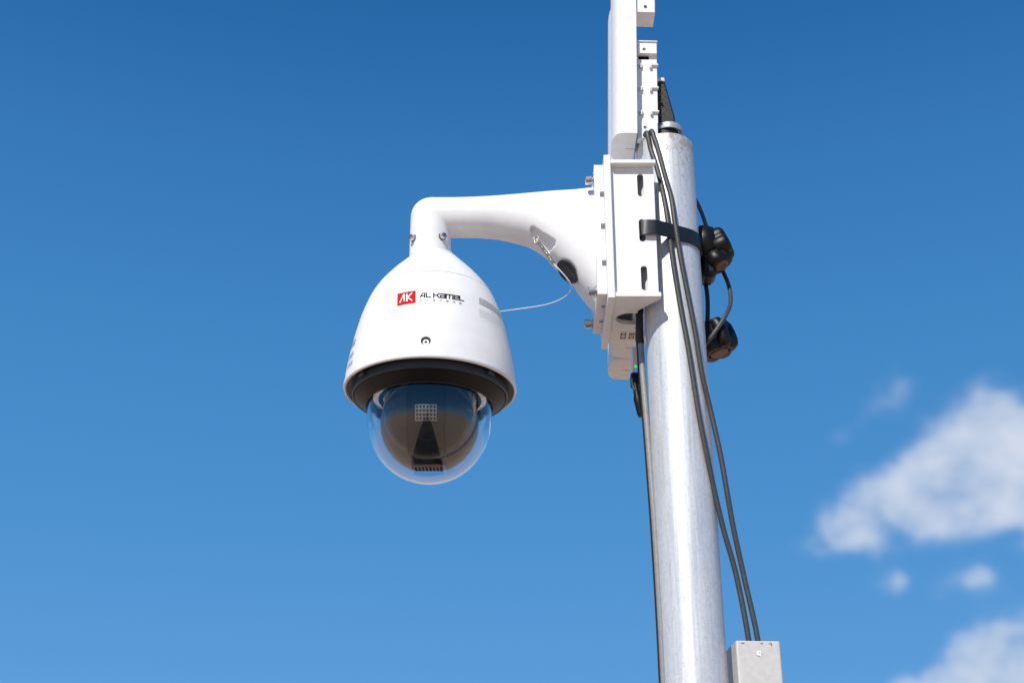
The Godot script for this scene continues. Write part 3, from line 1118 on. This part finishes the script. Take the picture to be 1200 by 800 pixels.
# ---------------------------------------------------------------- antennas, rail
func antenna_outline() -> PackedVector2Array:
	var p := PackedVector2Array([Vector2(0.0165, 0.0365), Vector2(0.0165, -0.0365)])
	for i in 13:
		var a := PI * 1.5 - PI * i / 12.0
		var c := cos(a)
		var s := sin(a)
		p.append(Vector2(-0.0015 - 0.0150 * pow(absf(c), 0.8), 0.0365 * signf(s) * pow(absf(s), 0.8)))
	return p


func make_antenna(at: Vector3, h: float, round_top: bool, label: String) -> Node3D:
	var t := thing("panel_antenna", label, "antenna", at, "white panel antennas round the bracket")
	t.rotation.z = -0.0300
	var poly := antenna_outline()
	var s := Soup.new()
	if round_top:
		# the top falls away towards the bulging face
		var rings := []
		for k in [[0.0012, 0.0], [0.0, 0.0012], [0.0, h - 0.016], [0.0, h]]:
			var ring := PackedVector3Array()
			for q in poly:
				var y: float = k[1]
				if k[1] > h - 0.001:
					y = h - 0.016 * pow(clampf((0.004 - q.x) / 0.0205, 0.0, 1.0), 2.2)
				var m: float = 1.0 - k[0] / 0.0165
				ring.append(Vector3(q.x * m, y, q.y * m))
			rings.append(ring)
		s.loft(rings)
	else:
		s.prism(poly, Vector3.ZERO, Vector3(1, 0, 0), Vector3(0, 0, 1), Vector3(0, h, 0), 0.0010)
	part("radome", s, M.antenna_white, t, true)
	# moulding line in the end face
	s = Soup.new().box(Vector3(0.0090, -0.0002, -0.0010), Vector3(0.0120, 0.0008, 0.0008), 0.0002)
	part("seam", s, M.seam, t, true)
	return t


func make_rail() -> void:
	var front := make_antenna(Vector3(0.1522, 2.6290, -1.5815), 0.56, false, "tall white panel antenna standing above the bracket, its end in view")
	var s := Soup.new().box(Vector3(0.0300, 0.2410, 0.0150), Vector3(0.0275, 0.0680, 0.0330), 0.0008)
	var blk := part("mounting_block", s, M.white, front, true)
	s = Soup.new().lathe(PackedVector2Array([Vector2(0, 0), Vector2(0.0024, 0), Vector2(0.0024, 0.0008), Vector2(0.0013, 0.0008), Vector2(0.0010, 0.0004), Vector2(0, 0.0004)]), 16, Vector3(0.0300, 0.2170, 0.0314), Vector3(0, 0, 1))
	part("screw", s, M.dark_steel, blk, true)
	make_antenna(Vector3(0.1535, 2.3850, -1.7790), 0.632, true, "long white panel antenna at the rear, its rounded top left of the tall one")
	make_antenna(Vector3(0.1528, 2.3852, -1.7030), 0.205, false, "short white panel antenna just behind the bracket, only its end face in view")
	# the slotted rail beside the front antenna; its own axes start at the lower left corner of its face
	var t := thing("slotted_rail", "white slotted mounting rail with hooks beside the tall antenna", "rail", Vector3(0.1690, 2.6320, -1.5600))
	t.rotation.z = -0.0280
	s = Soup.new().box(Vector3(0.0158, 0.0790, -0.0085), Vector3(0.0284, 0.1580, 0.0110), 0.0006)
	part("rail_body", s, M.white, t, true)
	s = Soup.new().box(Vector3(0.0157, 0.1475, -0.0025), Vector3(0.0278, 0.0195, 0.0115), 0.0007)
	part("end_block", s, M.white, t, true)
	s = Soup.new().box(Vector3(0.0156, 0.1577, -0.0015), Vector3(0.0296, 0.0022, 0.0135), 0.0005)
	part("top_lip", s, M.white, t, true)
	s = Soup.new().box(Vector3(0.0155, 0.0140, -0.0028), Vector3(0.0272, 0.0275, 0.0036), 0.0005)
	part("end_block", s, M.white, t, true)
	s = Soup.new().box(Vector3(0.0115, 0.1345, -0.0032), Vector3(0.0145, 0.0052, 0.0012), 0.0002)
	part("slot", s, M.hole, t, true)
	for y in [0.1215, 0.0830, 0.0435]:
		for q in [[0.0050, 0.0068, 0.0070], [0.0250, 0.0112, 0.0208]]:
			s = Soup.new().box(Vector3(q[0] + 0.0008, y, -0.0015), Vector3(q[1], 0.0028, 0.0050), 0.0005)
			var hook := part("hook", s, M.white, t, true)
			s = Soup.new().box(Vector3(q[2], y - 0.0034, -0.0012), Vector3(0.0030, 0.0055, 0.0046), 0.0004)
			part("prong", s, M.rail_grey, hook, true)
	s = Soup.new().box(Vector3(0.0050, 0.0000, -0.0340), Vector3(0.0090, 0.1300, 0.0060), 0.0006)
	part("spacer", s, M.white, t, true)
	for y in [0.1450, 0.0180]:
		s = Soup.new().lathe(PackedVector2Array([Vector2(0, 0), Vector2(0.0023, 0), Vector2(0.0021, 0.0007), Vector2(0.0010, 0.0007), Vector2(0, 0.0003)]), 16, Vector3(0.0118, y, 0.0030 if y > 0.1 else -0.0012), Vector3(0, 0, 1))
		part("screw", s, M.dark_steel, t, true)


# ---------------------------------------------------------------- pole, post, cap
func make_pole() -> void:
	var s := Soup.new()
	var rings := []
	var along := PackedFloat32Array()
	for k in [[0.0383, 0.0], [0.0383, 0.9], [0.0383, 1.8], [0.0383, 2.2], [0.0383, 2.6330], [0.0380, 2.6372], [0.0368, 2.6385], [0.0352, 2.6385], [0.0348, 2.630], [0.0348, 2.50]]:
		var ring := PackedVector3Array()
		for j in 96:
			var a := TAU * j / 96
			ring.append(Vector3(PX + k[0] * 0.992 * sin(a), k[1] - (0.006 if k[1] > 2.5 else 0.0), PZ + k[0] * 0.992 * cos(a)))
		rings.append(ring)
		along.append((k[1] - 1.8) / 0.9)
	s.loft(rings, true, false, along)
	single("pole", s, M.zinc, "round galvanised steel pole with rust stains at its top", "pole", Vector3(PX, 0, PZ))
	var t := thing("antenna_stub", "black wedge shaped stub antenna with pale tip standing in the top of the pole", "antenna", Vector3(0.2135, 2.60, -1.590))
	var top := Vector3(0.2135, 2.60, -1.590)
	s = Soup.new().lathe(PackedVector2Array([Vector2(0, 0.0), Vector2(0.0172, 0.0), Vector2(0.0172, 0.0570), Vector2(0.0155, 0.060), Vector2(0, 0.060)]), 40, top)
	part("plug", s, M.rubber, t)
	s = Soup.new().lathe(PackedVector2Array([Vector2(0.0140, 0.0580), Vector2(0.0182, 0.0565), Vector2(0.0188, 0.0600), Vector2(0.0172, 0.0660), Vector2(0.0135, 0.0670)]), 40, top, Vector3(0.06, 1, 0.05), true)
	part("washer", s, M.dull_zinc, t)
	s = Soup.new()
	var wedge := PackedVector2Array([Vector2(0.1990, 2.662), Vector2(0.2250, 2.662), Vector2(0.2255, 2.678), Vector2(0.2232, 2.690), Vector2(0.2140, 2.740), Vector2(0.2035, 2.740)])
	s.prism(wedge, Vector3(0, 0, -1.602), Vector3(1, 0, 0), Vector3(0, 1, 0), Vector3(0, 0, 0.024), 0.0025)
	var w := part("wedge", s, M.rubber, t)
	# woven sleeve: crossing pale threads on the wedge
	s = Soup.new()
	for i in 4:
		for sd in [-1, 1]:
			var y0 := 2.678 + i * 0.0115
			var a := Vector3(0.2105 - 0.0065 * sd, y0, -1.5776)
			var b := Vector3(0.2105 + 0.0040 * sd, y0 + 0.0140, -1.5776)
			s.tube(PackedVector3Array([a, a.lerp(b, 0.5) + Vector3(0, 0, 0.0002), b]), 0.0003, 5)
	part("threads", s, M.thread, w).set_meta("kind", "stuff")
	s = Soup.new().box(Vector3(0.2085, 2.7410, -1.586), Vector3(0.0115, 0.0080, 0.016), 0.0015)
	part("tip", s, M.paper, t)


func make_post() -> void:
	var t := thing("square_post", "pale square steel post with rusty top edge beside the pole", "post", Vector3(0.2810, 0.0, -1.597))
	# an open square tube, turned a little
	var b := Basis(Vector3.UP, deg_to_rad(4.0))
	var c := Vector3(0.2815, 0.0, -1.5985)
	var s := Soup.new()
	var rings := []
	for k in [[0.0, 0.0, 0.0], [0.0, 1.9505, 0.0], [0.0006, 1.9518, 0.0], [0.0022, 1.9518, 0.0], [0.0026, 1.9505, 0.0], [0.0026, 1.60, 0.0]]:
		var ring := PackedVector3Array()
		var hx: float = 0.0260 - k[0]
		var hz: float = 0.0290 - k[0]
		var r: float = 0.0026 - k[0] * 0.6
		for q in [[1, 1, 0], [-1, 1, 1], [-1, -1, 2], [1, -1, 3]]:
			for i in 5:
				var a: float = (q[2] + i / 4.0) * PI / 2.0
				ring.append(c + b * Vector3(q[0] * (hx - r) + r * cos(a), k[1], q[1] * (hz - r) + r * sin(a)))
		rings.append(ring)
	s.loft(rings, true, false)
	part("tube", s, M.post, t)
	# rust where the cut edge was left bare
	s = Soup.new()
	var rng := RandomNumberGenerator.new()
	rng.seed = 12
	for spot in [[-0.0180, 1.0, 0.0026], [0.0040, 1.0, 0.0018], [0.0142, 0.95, 0.0024], [0.0152, 0.3, 0.0012]]:
		var ring := PackedVector3Array()
		var mid: Vector3 = c + b * Vector3(spot[0], 1.9490 - (1.0 - spot[1]) * 0.0030 - (0.0125 if spot[1] == 0.0 else 0.0), 0.02918)
		for i in 12:
			var a := TAU * i / 12.0
			ring.append(mid + b * Vector3(cos(a) * spot[2] * rng.randf_range(0.6, 1.0), sin(a) * 0.0013 * rng.randf_range(0.6, 1.0), 0))
		s.fan(ring, false)
	part("rust", s, M.rust, t)
	# worn paper tag
	s = Soup.new()
	var at := func(q: Vector2, lift: float) -> Vector3: return c + b * Vector3(q.x, q.y, 0.02905 + lift)
	s.patch(Rect2(-0.0025, 1.9345, 0.0050, 0.0060), 2, 2, at, 0.0001, 0.1)
	var tag := part("paper_tag", s, M.paper_white, t)
	s = Soup.new().strokes([PackedVector2Array([Vector2(-0.0022, 1.9348), Vector2(0.0004, 1.9342)]), PackedVector2Array([Vector2(0.0026, 1.9362), Vector2(0.0029, 1.9368)]), PackedVector2Array([Vector2(0.0004, 1.9385), Vector2(0.0008, 1.9385)])], 0.0011, at, 0.0002)
	part("tag_marks", s, M.print_grey, tag)


func make_cables() -> void:
	var left := [Vector3(0.1800, 2.6350, -1.5660), Vector3(0.1814, 2.6372, -1.5580), Vector3(0.1828, 2.6330, -1.5515), Vector3(0.1845, 2.6190, -1.5508), Vector3(0.1865, 2.6059, -1.5507), Vector3(0.1933, 2.5723, -1.5464), Vector3(0.1994, 2.5294, -1.5440),
		Vector3(0.2027, 2.4873, -1.5405), Vector3(0.2053, 2.4417, -1.5408), Vector3(0.2123, 2.3716, -1.5426), Vector3(0.2197, 2.3081, -1.5437), Vector3(0.2280, 2.2237, -1.5470), Vector3(0.2351, 2.1757, -1.5519), Vector3(0.2429, 2.1324, -1.5614),
		Vector3(0.2524, 2.0852, -1.5702), Vector3(0.2650, 2.0311, -1.5776), Vector3(0.2745, 1.9555, -1.5805), Vector3(0.2750, 1.9000, -1.5830)]
	var right := [Vector3(0.1866, 2.6370, -1.5660), Vector3(0.1880, 2.6395, -1.5575), Vector3(0.1893, 2.6350, -1.5500), Vector3(0.1918, 2.6210, -1.5470), Vector3(0.1948, 2.6074, -1.5457), Vector3(0.2021, 2.5638, -1.5434), Vector3(0.2088, 2.5284, -1.5425),
		Vector3(0.2115, 2.4887, -1.5400), Vector3(0.2158, 2.4418, -1.5409), Vector3(0.2231, 2.3873, -1.5448), Vector3(0.2302, 2.3338, -1.5483), Vector3(0.2360, 2.2800, -1.5530), Vector3(0.2442, 2.2370, -1.5600), Vector3(0.2532, 2.1795, -1.5620),
		Vector3(0.2586, 2.1312, -1.5641), Vector3(0.2646, 2.0852, -1.5702), Vector3(0.2738, 2.0311, -1.5776), Vector3(0.2852, 1.9550, -1.5805), Vector3(0.2860, 1.9000, -1.5830)]
	var g := "grey cables hanging down the front of the pole"
	single("cable", Soup.new().tube(curve(left, 8), 0.00325, 12), M.cable, "left of the two grey cables hanging down the front of the pole", "cable", Vector3(0.2725, 1.90, -1.59), g)
	single("cable", Soup.new().tube(curve(right, 8), 0.00325, 12), M.cable, "right of the two grey cables hanging down the front of the pole", "cable", Vector3(0.2845, 1.90, -1.59), g)
	# cable in a black sleeve under the bracket, down the left side of the pole
	var t := thing("sleeved_cable", "grey cable in a black sleeve running down the left side of the pole", "cable", Vector3(0.175, 1.70, -1.592))
	var run := [Vector3(0.1662, 2.3950, -1.5900), Vector3(0.1652, 2.3750, -1.5905), Vector3(0.1650, 2.3560, -1.5925), Vector3(0.1658, 2.3400, -1.5935), Vector3(0.1666, 2.2990, -1.5935), Vector3(0.1686, 2.2280, -1.5880), Vector3(0.1706, 2.1440, -1.5820), Vector3(0.1716, 2.0940, -1.5790), Vector3(0.1728, 2.0, -1.5760), Vector3(0.1733, 1.91, -1.575), Vector3(0.1733, 1.70, -1.575)]
	part("cable", Soup.new().tube(curve(run, 8), 0.0037, 12), M.cable_pale, t)
	part("sleeve", Soup.new().tube(curve(run.slice(0, 4), 8), 0.0047, 14), M.rubber, t)
	var run2 := []
	for p in run.slice(2):
		run2.append(p + Vector3(-0.0014, 0.0, -0.0088))
	single("cable", Soup.new().tube(curve([Vector3(0.1705, 2.40, -1.615)] + run2, 8), 0.0036, 10), M.rubber, "black cable close behind the sleeved grey cable at the left of the pole", "cable", Vector3(0.175, 1.70, -1.597))
	# cables that loop behind the pole at the right
	single("cable", Soup.new().tube(curve([Vector3(0.2440, 2.5990, -1.636), Vector3(0.2553, 2.5792, -1.636), Vector3(0.2635, 2.5573, -1.638), Vector3(0.2715, 2.5303, -1.644), Vector3(0.2790, 2.5000, -1.648), Vector3(0.2850, 2.4747, -1.640), Vector3(0.2908, 2.4423, -1.628),
		Vector3(0.2890, 2.4100, -1.612), Vector3(0.2775, 2.3790, -1.590), Vector3(0.2590, 2.3500, -1.587), Vector3(0.2480, 2.3380, -1.600), Vector3(0.2400, 2.3300, -1.634)], 8), 0.0029, 10), M.cable, "thin grey cable bowing out to the right of the pole between the two black knobs", "cable", Vector3(0.2455, 2.336, -1.634))
	single("cable", Soup.new().tube(curve([Vector3(0.2540, 2.4900, -1.640), Vector3(0.2599, 2.4591, -1.636), Vector3(0.2622, 2.4260, -1.634), Vector3(0.2590, 2.3850, -1.632), Vector3(0.2520, 2.3660, -1.632)], 8), 0.0030, 10), M.rubber, "short black cable between the strap clamp and the lower knob", "cable", Vector3(0.2520, 2.366, -1.632))
	# connector with two status lights below the rear antennas
	var c := thing("cable_connector", "black cable connector hanging below the antennas with green and blue status lights", "connector", Vector3(0.1600, 2.242, -1.606))
	var s := Soup.new().box(Vector3(0.1598, 2.3260, -1.622), Vector3(0.0085, 0.0360, 0.020), 0.001)
	part("housing", s, M.antenna_white, c)
	s = Soup.new().lathe(PackedVector2Array([Vector2(0, 0), Vector2(0.0018, 0), Vector2(0.0016, 0.0010), Vector2(0, 0.0014)]), 16, Vector3(0.1602, 2.3160, -1.6124), Vector3(0, 0, 1))
	part("status_light", s, M.led_green, c)
	s = Soup.new().lathe(PackedVector2Array([Vector2(0, 0), Vector2(0.0017, 0), Vector2(0.0015, 0.0010), Vector2(0, 0.0014)]), 16, Vector3(0.1602, 2.3101, -1.6124), Vector3(0, 0, 1))
	part("status_light", s, M.led_blue, c)
	s = Soup.new().box(Vector3(0.1595, 2.2990, -1.618), Vector3(0.0125, 0.0160, 0.018), 0.0015)
	part("socket", s, M.black_satin, c)
	s = Soup.new().lathe(PackedVector2Array([Vector2(0, 0.0), Vector2(0.0034, 0.0), Vector2(0.0044, 0.004), Vector2(0.0052, 0.018), Vector2(0.0056, 0.024), Vector2(0.0042, 0.030), Vector2(0.0036, 0.046), Vector2(0, 0.046)]), 20, Vector3(0.1632, 2.2430, -1.604), Vector3(-0.13, 1, 0))
	part("plug", s, M.black_satin, c)
	s = Soup.new().tube(curve([Vector3(0.1545, 2.3000, -1.612), Vector3(0.1540, 2.2900, -1.606), Vector3(0.1560, 2.2800, -1.602), Vector3(0.1600, 2.2760, -1.602)], 8), 0.0019, 8)
	part("lead", s, M.rubber, c)


func _ready() -> void:
	# ---- camera, sky, sun
	var cam := Camera3D.new()
	cam.name = "camera"
	add_child(cam)
	cam.position = Vector3(0, 1.6, 0)
	cam.rotation_degrees = Vector3(25, 0, 0)
	cam.fov = rad_to_deg(2.0 * atan(400.0 / 1600.0))
	cam.near = 0.05
	cam.far = 6000.0
	cam.current = true
	var we := WorldEnvironment.new()
	we.name = "environment"
	var env := Environment.new()
	env.background_mode = Environment.BG_SKY
	var sky := Sky.new()
	var pan := PanoramaSkyMaterial.new()
	pan.panorama = sky_texture()
	sky.sky_material = pan
	env.sky = sky
	env.tonemap_mode = Environment.TONE_MAPPER_LINEAR
	env.tonemap_exposure = 1.0
	env.sdfgi_enabled = true
	env.ssao_enabled = true
	env.ssil_enabled = true
	we.environment = env
	add_child(we)
	var sun := DirectionalLight3D.new()
	sun.name = "sun"
	sun.light_energy = 1.52
	sun.light_color = Color(1.0, 0.98, 0.95)
	sun.light_angular_distance = 0.5
	sun.shadow_enabled = true
	sun.rotation_degrees = Vector3(-42, -24, 0)
	add_child(sun)

	# ---- materials
	M.white = cloudy(paint(Color.WHITE, 0.38), Color(0.74, 0.74, 0.735), Color(0.81, 0.81, 0.81), 7.0, 31)
	M.antenna_white = cloudy(paint(Color.WHITE, 0.5), Color(0.72, 0.72, 0.715), Color(0.80, 0.80, 0.80), 9.0, 35)
	M.rail_grey = paint(Color(0.55, 0.55, 0.55), 0.5)
	M.seam = paint(Color(0.5, 0.47, 0.45), 0.7)
	M.steel = paint(Color(0.62, 0.60, 0.57), 0.28, 0.95)
	M.worn_steel = paint(Color(0.34, 0.30, 0.27), 0.42, 0.7)
	M.dark_steel = paint(Color(0.10, 0.10, 0.10), 0.4, 0.6)
	M.dull_zinc = cloudy(paint(Color.WHITE, 0.5, 0.35), Color(0.32, 0.33, 0.34), Color(0.45, 0.46, 0.47), 30.0, 41)
	M.red = paint(Color(0.56, 0.014, 0.012), 0.8)
	M.red.metallic_specular = 0.15
	M.print_white = paint(Color(0.8, 0.8, 0.8), 0.5)
	M.print_black = paint(Color(0.008, 0.008, 0.009), 0.8)
	M.print_black.metallic_specular = 0.2
	M.print_grey = paint(Color(0.30, 0.31, 0.33), 0.5)
	M.print_pale = paint(Color(0.50, 0.51, 0.54), 0.5)
	M.print_blue = paint(Color(0.16, 0.17, 0.24), 0.5)
	M.sticker = cloudy(paint(Color.WHITE, 0.35, 0.4), Color(0.34, 0.35, 0.37), Color(0.50, 0.51, 0.53), 40.0, 51)
	M.black_satin = rough_relief(paint(Color(0.006, 0.006, 0.0065), 0.38), 61, 40.0, 0.4)
	M.black_satin.metallic_specular = 0.36
	M.bezel = paint(Color(0.012, 0.0105, 0.010), 0.40)
	M.bezel.metallic_specular = 0.32
	M.bezel_grey = paint(Color(0.028, 0.030, 0.036), 0.4)
	M.rubber = rough_relief(paint(Color(0.012, 0.012, 0.013), 0.6), 63, 60.0, 0.4)
	M.gloss_black = paint(Color(0.010, 0.010, 0.011), 0.14)
	M.warm_brown = paint(Color(0.15, 0.075, 0.045), 0.6)  # on the pawl this brown holds the warm bounce light
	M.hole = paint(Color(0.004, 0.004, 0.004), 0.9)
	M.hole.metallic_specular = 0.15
	M.ball = paint(Color(0.030, 0.027, 0.026), 0.35)
	M.ball_edge = paint(Color(0.050, 0.042, 0.038), 0.35)
	M.ball_rim = paint(Color(0.22, 0.21, 0.20), 0.3, 0.6)
	M.window = paint(Color(0.016, 0.015, 0.0145), 0.16)
	M.window.metallic_specular = 0.3
	M.strip = paint(Color(0.006, 0.006, 0.007), 0.12)
	M.strip.metallic_specular = 0.22
	M.vent = paint(Color(0.17, 0.17, 0.175), 0.42, 0.5)
	M.vent_dark = paint(Color(0.42, 0.24, 0.16), 0.5, 0.2)
	M.turntable = paint(Color(0.045, 0.05, 0.06), 0.35, 0.3)
	M.strap = rough_relief(paint(Color(0.011, 0.011, 0.0125), 0.38), 65, 50.0, 0.3)
	M.cable = rough_relief(cloudy(paint(Color.WHITE, 0.5), Color(0.038, 0.0375, 0.037), Color(0.066, 0.065, 0.063), 25.0, 71), 66, 25.0, 0.15)
	M.cable_pale = cloudy(paint(Color.WHITE, 0.5), Color(0.20, 0.195, 0.19), Color(0.28, 0.275, 0.27), 25.0, 73)
	M.wire = paint(Color(0.66, 0.68, 0.72), 0.35, 0.3)
	M.thread = paint(Color(0.22, 0.17, 0.10), 0.7)
	M.paper = paint(Color(0.70, 0.64, 0.58), 0.8)
	M.paper_white = paint(Color(0.78, 0.78, 0.77), 0.8)
	M.rust = cloudy(paint(Color.WHITE, 0.85), Color(0.34, 0.11, 0.02), Color(0.52, 0.24, 0.07), 160.0, 81)
	M.post = rough_relief(cloudy(paint(Color.WHITE, 0.6, 0.12), Color(0.52, 0.505, 0.485), Color(0.61, 0.595, 0.575), 16.0, 83), 84, 16.0, 0.05)
	M.led_green = paint(Color(0.02, 0.3, 0.05), 0.3)
	M.led_green.emission_enabled = true
	M.led_green.emission = Color(0.15, 1.0, 0.25)
	M.led_green.emission_energy_multiplier = 1.0
	M.led_blue = paint(Color(0.02, 0.06, 0.4), 0.3)
	M.led_blue.emission_enabled = true
	M.led_blue.emission = Color(0.1, 0.4, 1.0)
	M.led_blue.emission_energy_multiplier = 1.2
	var zt := zinc_texture()
	M.zinc = paint(Color.WHITE, 1.0, 0.42)
	M.zinc.albedo_texture = zt[0]
	M.zinc.roughness_texture = zt[1]
	M.zinc.roughness = 1.0
	M.glass = StandardMaterial3D.new()
	M.glass.albedo_color = Color(1.0, 1.0, 1.0, 0.0)
	M.glass.refraction_enabled = true
	M.glass.refraction_scale = 0.05
	M.glass.roughness = 0.0

	# ---- the ground that throws warm light up
	var gm := MeshInstance3D.new()
	gm.name = "ground"
	var pm := PlaneMesh.new()
	pm.size = Vector2(4000, 4000)
	gm.mesh = pm
	gm.material_override = cloudy(paint(Color.WHITE, 0.9), Color(0.52, 0.36, 0.25), Color(0.63, 0.455, 0.325), 0.15, 91)
	gm.set_meta("kind", "structure")
	gm.set_meta("label", "sandy ground below the pole")
	add_child(gm)

	var added_strip := MeshInstance3D.new()  # unseen strip, added to darken what the dome mirrors
	added_strip.name = "added_strip"
	added_strip.mesh = Soup.new().box(Vector3(-0.2, 0.002, 14.0), Vector3(1.7, 0.012, 36.0), 0.004).mesh(Vector3.ZERO)
	added_strip.material_override = cloudy(paint(Color.WHITE, 0.85), Color(0.04, 0.04, 0.042), Color(0.07, 0.068, 0.066), 0.8, 93)
	added_strip.set_meta("kind", "structure")
	added_strip.set_meta("label", "added dark strip out of view that darkens the dome reflection")
	add_child(added_strip)

	# ---- large things, then the small ones
	make_pole()
	make_post()
	make_bracket()
	make_arm()
	make_camera()
	make_rail()
	make_strap()
	make_lower_knob()
	make_cables()
	make_wire()
